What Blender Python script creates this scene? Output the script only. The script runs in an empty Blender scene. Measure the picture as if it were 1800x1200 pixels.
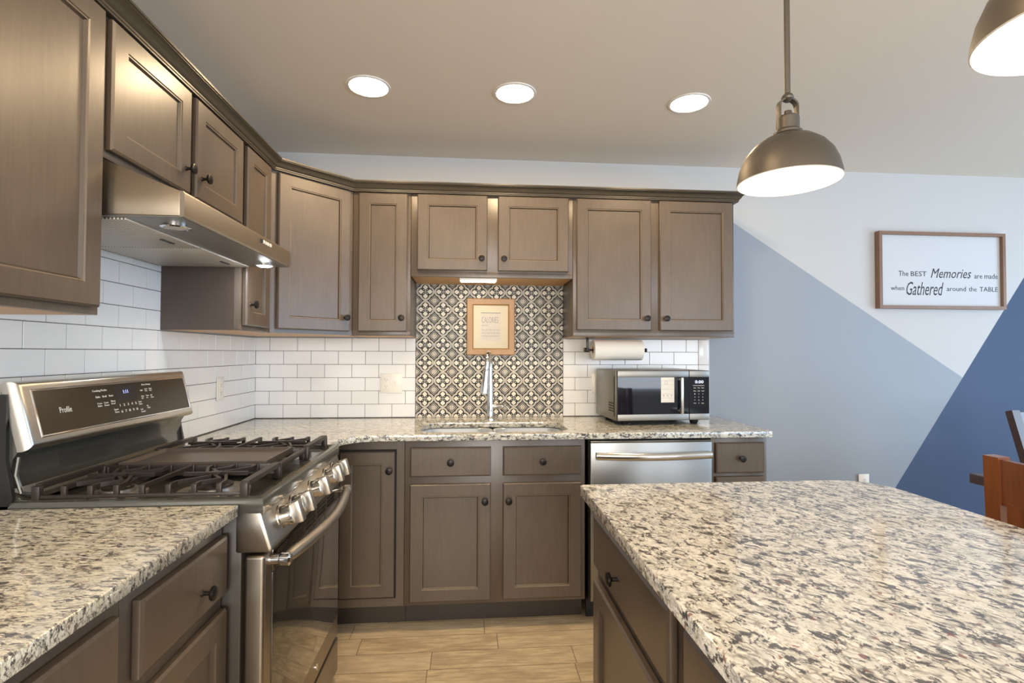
import bpy, bmesh, math, random
from mathutils import Vector, Matrix
from mathutils.geometry import tessellate_polygon
S = bpy.context.scene
COL = S.collection
PI = math.pi
random.seed(7)

# ------------------------------------------------------------------ camera
cam_d = bpy.data.cameras.new('camera'); cam = bpy.data.objects.new('camera', cam_d); COL.objects.link(cam)
S.camera = cam
cam_d.sensor_width = 36.0; cam_d.lens = 906.47 / 1800 * 36.0; cam_d.clip_start = 0.02
yaw, pitch, roll = 0.0844, 0.0219, 0.0032
fw = Vector((math.sin(yaw)*math.cos(pitch), math.cos(yaw)*math.cos(pitch), math.sin(pitch)))
rt = Vector((math.cos(yaw), -math.sin(yaw), 0)); up = rt.cross(fw)
r2 = rt*math.cos(roll) + up*math.sin(roll); u2 = -rt*math.sin(roll) + up*math.cos(roll)
M = Matrix((r2, u2, -fw)).transposed().to_4x4(); M.translation = Vector((1.2245, -3.085, 1.2966))
cam.matrix_world = M

# ------------------------------------------------------------------ exposure, world, daylight
S.view_settings.view_transform = 'Standard'; S.view_settings.look = 'None'
S.view_settings.gamma = 1.0; S.view_settings.use_curve_mapping = False
S.view_settings.exposure = 0.50
S.cycles.max_bounces = 8; S.cycles.diffuse_bounces = 4; S.cycles.glossy_bounces = 4
S.cycles.sample_clamp_indirect = 4.0; S.cycles.caustics_reflective = False; S.cycles.caustics_refractive = False
W = bpy.data.worlds.new('world'); S.world = W; W.use_nodes = True
W.node_tree.nodes['Background'].inputs[0].default_value = (0.62, 0.78, 1.0, 1)
W.node_tree.nodes['Background'].inputs[1].default_value = 1.6
ROOM_X, ROOM_Y, CEIL = 6.3, -6.0, 2.462

def area(name, loc, rot, sx, sy, power, col):
    d = bpy.data.lights.new(name, 'AREA'); d.shape = 'RECTANGLE'; d.size = sx; d.size_y = sy
    d.energy = power; d.color = col
    o = bpy.data.objects.new(name, d); COL.objects.link(o); o.location = loc; o.rotation_euler = rot
    return o
# daylight coming in through the glazed door in the right wall and the two windows behind the camera
area('daylight_side', (ROOM_X-0.06, -2.4, 1.15), (0, PI/2, 0), 2.0, 2.6, 56, (0.52, 0.74, 1.0))
area('daylight_rear', (4.4, ROOM_Y+0.06, 1.45), (PI/2, 0, 0), 2.0, 1.5, 34, (0.90, 0.95, 1.0))
area('daylight_rear_b', (1.3, ROOM_Y+0.06, 1.45), (PI/2, 0, 0), 1.6, 1.5, 66, (1.0, 0.94, 0.86))

# ------------------------------------------------------------------ node expression helper
class X:
    def __init__(s, nt, sock): s.nt = nt; s.s = sock
    def _m(s, op, *a):
        n = s.nt.nodes.new('ShaderNodeMath'); n.operation = op
        for i, v in enumerate((s,)+a):
            if isinstance(v, X): s.nt.links.new(v.s, n.inputs[i])
            else: n.inputs[i].default_value = float(v)
        return X(s.nt, n.outputs[0])
    def __add__(s, o): return s._m('ADD', o)
    __radd__ = __add__
    def __sub__(s, o): return s._m('SUBTRACT', o)
    def __rsub__(s, o): return (s*-1.0)+o
    def __mul__(s, o): return s._m('MULTIPLY', o)
    __rmul__ = __mul__
    def __truediv__(s, o): return s._m('DIVIDE', o)
    def abs(s): return s._m('ABSOLUTE')
    def floor(s): return s._m('FLOOR')
    def mod(s, o): return s._m('FLOORED_MODULO', o)
    def sqrt(s): return s._m('SQRT')
    def min(s, o): return s._m('MINIMUM', o)
    def max(s, o): return s._m('MAXIMUM', o)
    def lt(s, o): return s._m('LESS_THAN', o)
    def gt(s, o): return s._m('GREATER_THAN', o)
    def clamp(s):
        r = s._m('ADD', 0.0); r.s.node.use_clamp = True; return r
    def ramp(s, a, b): return ((s - a) * (1.0/(b-a))).clamp()
def rgb(c, a=1.0):
    if isinstance(c, (list, tuple)) and len(c) == 3: return (c[0], c[1], c[2], 1.0)
    return c
def srgb(r, g, b):
    f = lambda v: ((v/255.0+0.055)/1.055)**2.4 if v > 10 else v/255.0/12.92
    return (f(r), f(g), f(b))
class Mat:
    def __init__(s, name, base=(0.8,0.8,0.8), rough=0.5, metal=0.0, spec=0.5, coat=0.0, coat_rough=0.1):
        s.m = bpy.data.materials.new(name); s.m.use_nodes = True; s.nt = s.m.node_tree
        s.b = s.nt.nodes['Principled BSDF']
        s.b.inputs['Base Color'].default_value = rgb(base); s.b.inputs['Roughness'].default_value = rough
        s.b.inputs['Metallic'].default_value = metal; s.b.inputs['Specular IOR Level'].default_value = spec
        s.b.inputs['Coat Weight'].default_value = coat; s.b.inputs['Coat Roughness'].default_value = coat_rough
        s.m.diffuse_color = rgb(base)
    def xyz(s):
        t = s.nt.nodes.new('ShaderNodeTexCoord'); p = s.nt.nodes.new('ShaderNodeSeparateXYZ')
        s.nt.links.new(t.outputs['Object'], p.inputs[0])
        return [X(s.nt, p.outputs[i]) for i in range(3)]
    def vec(s, *c):
        n = s.nt.nodes.new('ShaderNodeCombineXYZ')
        for i, v in enumerate(c):
            if isinstance(v, X): s.nt.links.new(v.s, n.inputs[i])
            else: n.inputs[i].default_value = v
        return n.outputs[0]
    def noise(s, v, scale, detail=3, rough=0.5, dist=0.0):
        n = s.nt.nodes.new('ShaderNodeTexNoise'); s.nt.links.new(v, n.inputs['Vector'])
        n.inputs['Scale'].default_value = scale; n.inputs['Detail'].default_value = detail
        n.inputs['Roughness'].default_value = rough; n.inputs['Distortion'].default_value = dist
        return X(s.nt, n.outputs['Fac'])
    def voro(s, v, scale, rnd=1.0):
        n = s.nt.nodes.new('ShaderNodeTexVoronoi'); s.nt.links.new(v, n.inputs['Vector'])
        n.inputs['Scale'].default_value = scale; n.inputs['Randomness'].default_value = rnd
        return n
    def white(s, v):
        n = s.nt.nodes.new('ShaderNodeTexWhiteNoise'); n.noise_dimensions = '3D'
        s.nt.links.new(v, n.inputs['Vector']); return X(s.nt, n.outputs['Value'])
    def mix(s, f, a, b):
        n = s.nt.nodes.new('ShaderNodeMix'); n.data_type = 'RGBA'
        if isinstance(f, X): s.nt.links.new(f.s, n.inputs[0])
        else: n.inputs[0].default_value = f
        for i, v in ((6, a), (7, b)):
            if isinstance(v, tuple): n.inputs[i].default_value = rgb(v)
            else: s.nt.links.new(v, n.inputs[i])
        return n.outputs[2]
    def color(s, c): s.nt.links.new(c, s.b.inputs['Base Color']); return s
    def rough(s, x): s.nt.links.new(x.s, s.b.inputs['Roughness']); return s
    def bump(s, h, strength=0.2, dist=0.002):
        n = s.nt.nodes.new('ShaderNodeBump'); n.inputs['Strength'].default_value = strength
        n.inputs['Distance'].default_value = dist
        s.nt.links.new(h.s, n.inputs['Height']); s.nt.links.new(n.outputs[0], s.b.inputs['Normal']); return s
    def emit(s, c, e):
        s.b.inputs['Emission Color'].default_value = rgb(c); s.b.inputs['Emission Strength'].default_value = e; return s

# ------------------------------------------------------------------ materials
def wood(name, c1, c2, rough=0.38, grain='z', spec=0.5, coat=0.25):
    m = Mat(name, c1, rough, spec=spec, coat=coat, coat_rough=0.28)
    x, y, z = m.xyz()
    if grain == 'z': v = m.vec(x*9.0, y*9.0, z*0.9)
    elif grain == 'x': v = m.vec(x*0.9, y*9.0, z*9.0)
    else: v = m.vec(x*9.0, y*0.9, z*9.0)
    g = m.noise(v, 9.0, 5, 0.65); big = m.noise(m.vec(x, y, z*0.6), 3.2, 3, 0.55)
    f = (g.ramp(0.3, 0.7)*0.45 + big.ramp(0.3, 0.7)*0.55)
    m.color(m.mix(f, c1, c2)); m.bump(g, 0.06, 0.001)
    return m.m
M_cab = wood('stained_maple', srgb(82, 71, 61), srgb(103, 90, 77), 0.34)
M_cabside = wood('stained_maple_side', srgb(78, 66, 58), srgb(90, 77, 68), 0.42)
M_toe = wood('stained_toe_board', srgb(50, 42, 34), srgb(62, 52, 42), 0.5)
M_maple = wood('natural_maple', srgb(200, 146, 66), srgb(216, 164, 84), 0.45)
M_crown = wood('stained_moulding', srgb(60, 54, 44), srgb(74, 66, 54), 0.34, 'x')
M_frame = wood('honey_pine_frame', srgb(158, 110, 50), srgb(180, 132, 64), 0.4)
M_signw = wood('rustic_brown_frame', srgb(116, 84, 62), srgb(142, 108, 84), 0.55)
M_chair = wood('cherry_wood', srgb(84, 46, 24), srgb(136, 78, 42), 0.3, coat=0.5)
M_chaird = wood('dark_walnut', srgb(52, 30, 22), srgb(72, 42, 30), 0.3, coat=0.5)
M_knob = Mat('black_bronze', srgb(40, 36, 34), 0.35, 0.6).m
M_black = Mat('black_paint', (0.012, 0.012, 0.012), 0.35).m
M_dark = Mat('dark_gap', (0.01, 0.009, 0.008), 0.8).m
M_white = Mat('white_plastic', srgb(240, 237, 228), 0.35).m
M_trim = Mat('white_trim', srgb(235, 232, 226), 0.4).m
M_chrome = Mat('chrome', (0.78, 0.79, 0.82), 0.08, 1.0).m
M_paper = Mat('paper_towel_white', srgb(252, 247, 236), 0.9).m
def steel(name, c, rough=0.27, ax='y'):
    m = Mat(name, c, rough, 1.0); x, y, z = m.xyz()
    v = {'y': m.vec(x*220.0, y*2.0, z*220.0), 'x': m.vec(x*2.0, y*220.0, z*220.0), 'z': m.vec(x*220.0, y*220.0, z*2.0)}[ax]
    n = m.noise(v, 1.0, 2, 0.5); m.bump(n, 0.10, 0.0006)
    big = m.noise(m.vec(x, y, z), 2.0, 2, 0.5); m.rough(big*0.14 + (rough-0.07))
    return m.m
M_steel = steel('brushed_steel', (0.56, 0.52, 0.46), 0.34, 'y')
M_steeld = steel('oven_door_steel', (0.34, 0.30, 0.25), 0.34, 'y')
M_steelc = steel('control_panel_steel', (0.48, 0.44, 0.38), 0.34, 'y')
M_knobst = Mat('polished_knob_steel', (0.70, 0.68, 0.65), 0.20, 1.0).m
M_steelx = steel('brushed_steel_wide', (0.33, 0.335, 0.33), 0.34, 'x')
M_steelmw = steel('brushed_steel_grey', (0.30, 0.29, 0.265), 0.42, 'x')
M_slate = steel('dark_steel', (0.17, 0.155, 0.13), 0.24, 'y')
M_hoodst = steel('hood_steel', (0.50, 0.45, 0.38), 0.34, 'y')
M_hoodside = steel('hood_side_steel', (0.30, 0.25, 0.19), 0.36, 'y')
M_sink = Mat('sink_steel', (0.84, 0.86, 0.88), 0.3, 0.7).m
M_enamel = Mat('black_enamel', (0.11, 0.11, 0.095), 0.20, 0.55, coat=0.6, coat_rough=0.06).m
M_iron = Mat('cast_iron', (0.036, 0.028, 0.023), 0.38, 0.25).m
M_griddle = Mat('griddle_iron', (0.13, 0.105, 0.09), 0.36, 0.5).m
M_ovenglass = Mat('oven_glass', (0.028, 0.024, 0.018), 0.05, 0.0, 0.9, coat=1.0, coat_rough=0.03).m
M_panelglass = Mat('panel_glass', (0.10, 0.085, 0.065), 0.24, 0.85).m
M_mwglass = Mat('microwave_glass', (0.006, 0.008, 0.014), 0.04, 0.0, 0.5, coat=0.3, coat_rough=0.02).m
M_print = Mat('white_print', (0.75, 0.74, 0.7), 0.6).m
M_led = Mat('blue_display', (0.1, 0.1, 0.3), 0.4).emit((0.45, 0.50, 1.0), 1.1).m
M_ledw = Mat('white_display', (0.3, 0.3, 0.5), 0.4).emit((0.72, 0.78, 1.0), 1.3).m
M_ink = Mat('black_ink', srgb(48, 50, 60), 0.7).m
M_greyink = Mat('grey_ink', srgb(170, 165, 165), 0.7).m
M_mat = Mat('cream_mat_board', srgb(228, 216, 188), 0.8).m
M_card = Mat('white_card', srgb(222, 220, 212), 0.8).m
M_signb = Mat('white_sign_board', srgb(204, 207, 212), 0.7).m
M_cloth = Mat('cream_cushion_fabric', srgb(214, 198, 170), 0.9).m
M_lampmetal = Mat('pewter_metal', srgb(104, 98, 90), 0.46, 0.7).m
M_lampin = Mat('white_shade_lining', (0.85, 0.82, 0.76), 0.5).m
M_bulb = Mat('lit_bulb', (1, 1, 1), 0.5).emit((1.0, 0.90, 0.76), 16.0).m
M_can = Mat('lit_ceiling_lens', (1, 1, 1), 0.5).emit((1.0, 0.74, 0.44), 100.0).m
M_bar = Mat('lit_bar_lens', (1, 1, 1), 0.5).emit((1.0, 0.90, 0.74), 22.0).m
M_hoodlamp = Mat('lit_hood_lens', (1, 1, 1), 0.5).emit((0.92, 0.96, 1.0), 110.0).m
M_hoodoff = Mat('hood_lens_unlit', (0.5, 0.48, 0.44), 0.15).m
M_glasswin = Mat('window_glass', (0.8, 0.9, 1.0), 0.02).m
M_burner = Mat('burner_grey', (0.30, 0.28, 0.26), 0.3, 0.6).m

m = Mat('grease_filter_mesh', (0.45, 0.42, 0.37), 0.45, 0.35); x, y, z = m.xyz()
s_ = (((x*110.0).mod(1.0)-0.5).abs().gt(0.30)).max(((y*110.0).mod(1.0)-0.5).abs().gt(0.36))
m.color(m.mix(s_, (0.20, 0.17, 0.14), (0.86, 0.81, 0.72))); M_filter = m.m

m = Mat('glazed_tile', srgb(241, 242, 242), 0.10, spec=0.5); x, y, z = m.xyz()
n = m.noise(m.vec(x, y, z), 14.0, 2, 0.5); m.bump(n, 0.05, 0.003); M_tile = m.m
M_grout = Mat('dark_grout', srgb(96, 92, 88), 0.9).m

def granite(name, ang, an=1.0, k=0):
    m = Mat(name, (0.6, 0.55, 0.45), 0.13, spec=0.5, coat=0.3, coat_rough=0.04); x, y, z = m.xyz()
    ca, sa = math.cos(ang), math.sin(ang)
    a = x*ca + y*sa; b = y*ca - x*sa
    b = b*an
    warp = m.noise(m.vec(x, y, z), 26.0, 2, 0.5)
    v2 = m.vec(a+warp*0.035, b*1.9+warp*0.05, z*1.8)
    n1 = m.noise(v2, 44.0, 5, 0.72); n2 = m.noise(m.vec(a+3.1, b*2.6+warp*0.04, z*2.0), 92.0, 4, 0.7)
    n3 = m.noise(m.vec(a+7.3, b*1.4, z+2.0), 58.0, 2, 0.5); n4 = m.noise(m.vec(a*1.0+1.7, b*1.8, z), 16.0, 3, 0.6)
    vo = m.voro(m.vec(a, b*2.4, z*2.0), 44.0); cell = X(m.nt, vo.outputs['Distance'])
    n5 = m.noise(m.vec(a+11.0, b*1.6, z), 30.0, 3, 0.6)
    vo2 = m.voro(v2, 50.0); vo2.feature = 'DISTANCE_TO_EDGE'
    sep = m.nt.nodes.new('ShaderNodeSeparateColor'); m.nt.links.new(vo.outputs['Color'], sep.inputs[0])
    rv = X(m.nt, sep.outputs[0])
    c = m.mix(rv, srgb(202+k, 198+k, 180+2*k), srgb(234+k, 231+k, 217+2*k))
    c = m.mix(n4.ramp(0.50, 0.60)*0.6, c, srgb(214, 214, 210))
    edge = X(m.nt, vo2.outputs['Distance'])
    c = m.mix((n2.ramp(0.52, 0.60))*0.60, c, srgb(168, 162, 148))
    c = m.mix((1.0-edge.ramp(0.01, 0.16))*(n5.ramp(0.42, 0.58))*0.70, c, srgb(86, 82, 80))
    c = m.mix(n1.ramp(0.527, 0.575)*0.92, c, srgb(60, 58, 60))
    c = m.mix(((n1.ramp(0.50, 0.60))*(n2.ramp(0.50, 0.57)))*0.9, c, srgb(84, 80, 82))
    c = m.mix(n3.ramp(0.665, 0.70)*0.8, c, srgb(120, 66, 62))
    m.color(c); return m.m
M_granite = granite('speckled_granite', -0.12, 1.45)
M_granite_i = granite('speckled_granite_island', -1.25, 0.85, 7)

m = Mat('plank_floor', (0.5, 0.4, 0.3), 0.32); x, y, z = m.xyz()
PW, PL = 0.127, 0.61
row = ((y+0.04)/PW).floor(); fy = (y+0.04) - row*PW
off = m.white(m.vec(row, 3.0, 1.0))*PL*3.0
xx = x + off; colm = (xx/PL).floor(); fx = xx - colm*PL
rnd = m.white(m.vec(row, colm, 5.0))
joint = (fy.lt(0.0026)).max(fx.lt(0.003))
g = m.noise(m.vec(x*1.2+rnd*9.0, y*9.0+rnd*5.0, rnd*7.0), 7.0, 5, 0.65)
g2 = m.noise(m.vec(x*2.0+rnd*3.0, y*4.0, rnd*3.0), 3.0, 3, 0.5)
c = m.mix(g.ramp(0.34, 0.64), srgb(168, 146, 116), srgb(216, 196, 160))
c = m.mix((g2.ramp(0.45, 0.65))*0.65, c, srgb(152, 130, 102))
c = m.mix(rnd*0.45, c, srgb(214, 198, 168))
c = m.mix(joint, c, srgb(120, 104, 84)); m.color(c); M_floor = m.m

m = Mat('ceiling_paint', srgb(234, 225, 212), 0.9); M_ceil = m.m
M_wallpaint = Mat('pale_wall_paint', srgb(198, 199, 200), 0.85).m
m = Mat('geometric_wall_paint', (0.5, 0.5, 0.5), 0.7); x, y, z = m.xyz()
# two straight paint edges: line one (2.878,2.113)-(4.406,1.151); line two (4.863,1.804)-(3.943,0.453)
l1 = (x-2.878)*((1.151-2.113)/(4.406-2.878)) + 2.113
l2 = (x-3.943)*((1.804-0.453)/(4.863-3.943)) + 0.453
c = m.mix(z.gt(l1).max(x.lt(2.715)), srgb(154, 163, 174), srgb(198, 199, 200))
c = m.mix(z.lt(l2), c, srgb(66, 84, 114)); m.color(c); M_backpaint = m.m

# patterned tile: quatrefoils with little flowers, diamonds between
m = Mat('patterned_tile', (0.5, 0.5, 0.5), 0.42, spec=0.3); x, y, z = m.xyz()
PT = 0.1052; CX, CZ = 0.970, 0.920
px = ((x - (CX - PT/2))/PT).mod(1.0) - 0.5; pz = ((z - (CZ - PT/2))/PT).mod(1.0) - 0.5
ax_, az_ = px.abs(), pz.abs()
A, B = ax_.max(az_), ax_.min(az_)
sd = ((A-0.205)*(A-0.205) + B*B).sqrt() - 0.205
ring1 = (sd.gt(0.004))*(sd.lt(0.040)); ring2 = (sd.gt(0.060))*(sd.lt(0.088))
pet = B.lt((A*0.95-0.085).min(0.43-A*1.08).min(0.125))
pet = pet*(((B-0.085)*(B-0.085)*1.0 + (A-0.155)*(A-0.155)).sqrt().gt(0.024))
dots = ((ax_-0.105)*(ax_-0.105) + (az_-0.105)*(az_-0.105)).sqrt().lt(0.024)
rr = (A*A+B*B).sqrt()
cen = (rr.lt(0.066))*(rr.gt(0.048)); cen2 = rr.lt(0.032)
flower = (pet.max(dots)*(rr.gt(0.080))).max(cen2).max(cen)
wx, wz = 0.5-ax_, 0.5-az_
dm = wx + wz
dia = dm.lt(0.125)*(wx.gt(0.010))*(wz.gt(0.010)); dring = dm.gt(0.155)*dm.lt(0.195); dring2 = dm.gt(0.262)*dm.lt(0.288)
outer = sd.gt(0.10)
msk = (ring1.max(ring2)).max(flower*sd.lt(-0.022)).max((dia.max(dring).max(dring2))*outer)
# thin tile joints every second repeat
jn = (((x - 0.916)/(PT*2)).mod(1.0)).lt(0.006).max((((z-0.917)/(PT*2)).mod(1.0)).lt(0.006))
c = m.mix(msk, srgb(22, 22, 26), srgb(226, 220, 204)); c = m.mix(jn, c, srgb(90, 88, 90))
m.color(c); M_pattern = m.m

# ------------------------------------------------------------------ mesh helpers
class Fr:
    """local frame: a along u, b along outward normal n, c up"""
    def __init__(s, O=(0,0,0), u=(1,0,0), n=(0,1,0), w=(0,0,1)):
        s.O = Vector(O); s.u = Vector(u).normalized(); s.n = Vector(n).normalized(); s.w = Vector(w).normalized()
    def __call__(s, a, b, c): return s.O + s.u*a + s.n*b + s.w*c
WORLD = Fr()
class MB:
    def __init__(s): s.bm = bmesh.new()
    def _merge(s, b):
        me = bpy.data.meshes.new('t'); b.to_mesh(me); b.free(); s.bm.from_mesh(me); bpy.data.meshes.remove(me); return s
    def box(s, a0, a1, b0, b1, c0, c1, bev=0.0, F=WORLD, seg=2):
        b = bmesh.new(); vs = [b.verts.new((x, y, z)) for x in (a0, a1) for y in (b0, b1) for z in (c0, c1)]
        for f in ((0,1,3,2),(4,6,7,5),(0,4,5,1),(2,3,7,6),(0,2,6,4),(1,5,7,3)): b.faces.new([vs[i] for i in f])
        bmesh.ops.recalc_face_normals(b, faces=b.faces)
        if bev > 0: bmesh.ops.bevel(b, geom=b.edges[:], offset=bev, segments=seg, affect='EDGES', profile=0.5)
        for v in b.verts: v.co = F(*v.co)
        bmesh.ops.recalc_face_normals(b, faces=b.faces)
        return s._merge(b)
    def rings(s, a0, a1, c0, c1, prof, F=WORLD):
        """mitred rectangular rings: prof = [(inset, height)...]; caps both ends"""
        b = bmesh.new(); R = []
        for i, h in prof:
            R.append([b.verts.new(F(x, h, z)) for x, z in ((a0+i, c0+i), (a1-i, c0+i), (a1-i, c1-i), (a0+i, c1-i))])
        b.faces.new(R[0][::-1]); b.faces.new(R[-1])
        for p, q in zip(R, R[1:]):
            for k in range(4): b.faces.new((p[k], p[(k+1)%4], q[(k+1)%4], q[k]))
        bmesh.ops.recalc_face_normals(b, faces=b.faces); return s._merge(b)
    def frame4(s, a0, a1, c0, c1, w, prof, F=WORLD):
        """picture frame: closed profile [(inset,height)...] around a rectangle"""
        b = bmesh.new(); R = []
        for i, h in prof:
            R.append([b.verts.new(F(x, h, z)) for x, z in ((a0+i, c0+i), (a1-i, c0+i), (a1-i, c1-i), (a0+i, c1-i))])
        n = len(R)
        for j in range(n):
            p, q = R[j], R[(j+1)%n]
            for k in range(4): b.faces.new((p[k], p[(k+1)%4], q[(k+1)%4], q[k]))
        bmesh.ops.recalc_face_normals(b, faces=b.faces); return s._merge(b)
    def lathe(s, prof, O, axis=(0,0,1), seg=24, scale=(1,1), cap=True):
        """prof = [(r, h)...] revolved about axis"""
        ax = Vector(axis).normalized(); t = Vector((1,0,0)) if abs(ax.x) < 0.9 else Vector((0,1,0))
        e1 = ax.cross(t).normalized(); e2 = ax.cross(e1); O = Vector(O); b = bmesh.new(); R = []
        for r, h in prof:
            if r < 1e-6: R.append([b.verts.new(O+ax*h)])
            else: R.append([b.verts.new(O+ax*h+e1*r*scale[0]*math.cos(2*PI*k/seg)+e2*r*scale[1]*math.sin(2*PI*k/seg)) for k in range(seg)])
        for p, q in zip(R, R[1:]):
            for k in range(seg):
                k2 = (k+1) % seg
                if len(p) == 1 and len(q) == 1: continue
                if len(p) == 1: b.faces.new((p[0], q[k2], q[k]))
                elif len(q) == 1: b.faces.new((p[k], p[k2], q[0]))
                else: b.faces.new((p[k], p[k2], q[k2], q[k]))
        if cap:
            if len(R[0]) > 1: b.faces.new(R[0][::-1])
            if len(R[-1]) > 1: b.faces.new(R[-1])
        bmesh.ops.recalc_face_normals(b, faces=b.faces); return s._merge(b)
    def tube(s, pts, r, seg=10, sq=None):
        """swept tube; sq=(w,h) sweeps a rectangle instead"""
        pts = [Vector(p) for p in pts]; b = bmesh.new(); R = []; n = len(pts)
        rr = r if isinstance(r, (list, tuple)) else [r]*n
        prev = None
        for i, p in enumerate(pts):
            d = (pts[min(i+1, n-1)] - pts[max(i-1, 0)]).normalized()
            if sq: e1 = Vector((0,0,1)).cross(d); e1 = e1.normalized() if e1.length > 1e-4 else Vector((1,0,0))
            elif prev is None: t = Vector((0,0,1)) if abs(d.z) < 0.9 else Vector((1,0,0)); e1 = t.cross(d).normalized()
            else: e1 = (prev - d*prev.dot(d)).normalized()
            prev = e1; e2 = d.cross(e1)
            if sq:
                if 0 < i < n-1:
                    c = (pts[i+1]-p).normalized().dot((p-pts[i-1]).normalized()); k = 1/max(0.45, math.sqrt((1+c)/2))
                else: k = 1
                w, h = sq; R.append([b.verts.new(p+e1*a*w*k/2+e2*c_*h/2) for a, c_ in ((-1,-1),(1,-1),(1,1),(-1,1))])
            else: R.append([b.verts.new(p+e1*rr[i]*math.cos(2*PI*k/seg)+e2*rr[i]*math.sin(2*PI*k/seg)) for k in range(seg)])
        m = len(R[0])
        for p, q in zip(R, R[1:]):
            for k in range(m): b.faces.new((p[k], p[(k+1)%m], q[(k+1)%m], q[k]))
        b.faces.new(R[0][::-1]); b.faces.new(R[-1])
        bmesh.ops.recalc_face_normals(b, faces=b.faces); return s._merge(b)
    def prism(s, poly, h0, h1, F=WORLD, plane='ac', bev=0.0):
        """extrude a polygon of (p,q). plane 'ac': p->a, q->c, extruded along b; 'ab': along c; 'bc': along a"""
        b = bmesh.new()
        g = {'ac': lambda p, q, h: (p, h, q), 'ab': lambda p, q, h: (p, q, h), 'bc': lambda p, q, h: (h, p, q)}[plane]
        lo = [b.verts.new(g(p, q, h0)) for p, q in poly]; hi = [b.verts.new(g(p, q, h1)) for p, q in poly]
        b.faces.new(lo[::-1]); b.faces.new(hi); n = len(poly)
        for k in range(n): b.faces.new((lo[k], lo[(k+1)%n], hi[(k+1)%n], hi[k]))
        bmesh.ops.recalc_face_normals(b, faces=b.faces)
        if bev > 0: bmesh.ops.bevel(b, geom=b.edges[:], offset=bev, segments=2, affect='EDGES', profile=0.5)
        for v in b.verts: v.co = F(*v.co)
        bmesh.ops.recalc_face_normals(b, faces=b.faces); return s._merge(b)
    def build(s, name, mat, parent=None, local=False, smooth=True):
        off = Vector((0,0,0))
        if parent is not None and not local:
            p = parent
            while p is not None: off = off + Vector(p.location); p = p.parent
        bmesh.ops.remove_doubles(s.bm, verts=s.bm.verts, dist=1e-6)
        for v in s.bm.verts: v.co -= off
        me = bpy.data.meshes.new(name); s.bm.to_mesh(me); s.bm.free()
        me.materials.append(mat)
        if smooth:
            for p in me.polygons: p.use_smooth = True
            try: me.set_sharp_from_angle(angle=math.radians(32))
            except Exception: pass
        o = bpy.data.objects.new(name, me); COL.objects.link(o)
        if parent is not None: o.parent = parent
        return o
def tag(o, label=None, cat=None, group=None, kind=None):
    if label: o['label'] = label
    if cat: o['category'] = cat
    if group: o['group'] = group
    if kind: o['kind'] = kind
    return o
def thing(name, loc, label, cat, group=None):
    o = bpy.data.objects.new(name, None); o.empty_display_size = 0.05; COL.objects.link(o); o.location = loc
    return tag(o, label, cat, group)
def struct(name, mb, mat): return tag(mb.build(name, mat, smooth=False), kind='structure')
def text_mesh(body, F, a0, a1, c0, h, name, mat, parent, depth=0.0006, shear=0.0, b=0.0, local=False):
    """lettering scaled to run from a0 to a1 with its lowest point at c0 and total height h, in frame F"""
    cu = bpy.data.curves.new('t', 'FONT'); cu.body = body; cu.size = 1.0; cu.shear = shear; cu.resolution_u = 2
    o = bpy.data.objects.new('t', cu); COL.objects.link(o); bpy.context.view_layer.update()
    me = bpy.data.meshes.new_from_object(o.evaluated_get(bpy.context.evaluated_depsgraph_get()))
    COL.objects.unlink(o); bpy.data.objects.remove(o)
    xs = [v.co.x for v in me.vertices]; ys = [v.co.y for v in me.vertices]
    x0, x1, y0, y1 = min(xs), max(xs), min(ys), max(ys)
    mb = MB(); mb.bm.from_mesh(me); bpy.data.meshes.remove(me)
    r = bmesh.ops.extrude_face_region(mb.bm, geom=mb.bm.faces[:])
    for e in r['geom']:
        if isinstance(e, bmesh.types.BMVert): e.co.z += 1.0
    for v in mb.bm.verts:
        v.co = F(a0+(v.co.x-x0)/(x1-x0)*(a1-a0), b+v.co.z*depth, c0+(v.co.y-y0)/(y1-y0)*h)
    bmesh.ops.recalc_face_normals(mb.bm, faces=mb.bm.faces)
    return mb.build(name, mat, parent, local=local, smooth=False)

# frames for the faces
def FB(y): return Fr((0, y, 0), (1,0,0), (0,-1,0))          # faces -y ; a = x
def FL(x): return Fr((x, 0, 0), (0,1,0), (1,0,0))           # faces +x ; a = y
def FI(x): return Fr((x, 0, 0), (0,1,0), (-1,0,0))          # faces -x ; a = y

# ------------------------------------------------------------------ room shell
T_ = 0.12
struct('floor', MB().box(-T_, ROOM_X+T_, ROOM_Y-T_, T_, -0.1, 0.0), M_floor)
struct('ceiling', MB().box(-T_, ROOM_X+T_, ROOM_Y-T_, T_, CEIL, CEIL+0.12), M_ceil)
struct('wall_back', MB().box(-T_, ROOM_X+T_, 0.0, T_, 0, CEIL), M_backpaint)
struct('wall_left', MB().box(-T_, 0.0, ROOM_Y, 0, 0, CEIL), M_wallpaint)
wr = MB()   # right wall with a glazed door opening
wr.box(ROOM_X, ROOM_X+T_, ROOM_Y, -3.75, 0, CEIL).box(ROOM_X, ROOM_X+T_, -1.05, 0, 0, CEIL).box(ROOM_X, ROOM_X+T_, -3.75, -1.05, 2.2, CEIL)
struct('wall_right', wr, M_wallpaint)
wr = MB().box(-T_, 0.45, ROOM_Y-T_, ROOM_Y, 0, CEIL).box(2.15, 3.35, ROOM_Y-T_, ROOM_Y, 0, CEIL).box(5.45, ROOM_X+T_, ROOM_Y-T_, ROOM_Y, 0, CEIL)
for a, b_ in ((0.45, 2.15), (3.35, 5.45)): wr.box(a, b_, ROOM_Y-T_, ROOM_Y, 0, 0.65).box(a, b_, ROOM_Y-T_, ROOM_Y, 2.25, CEIL)
struct('wall_rear', wr, M_wallpaint)
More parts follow.
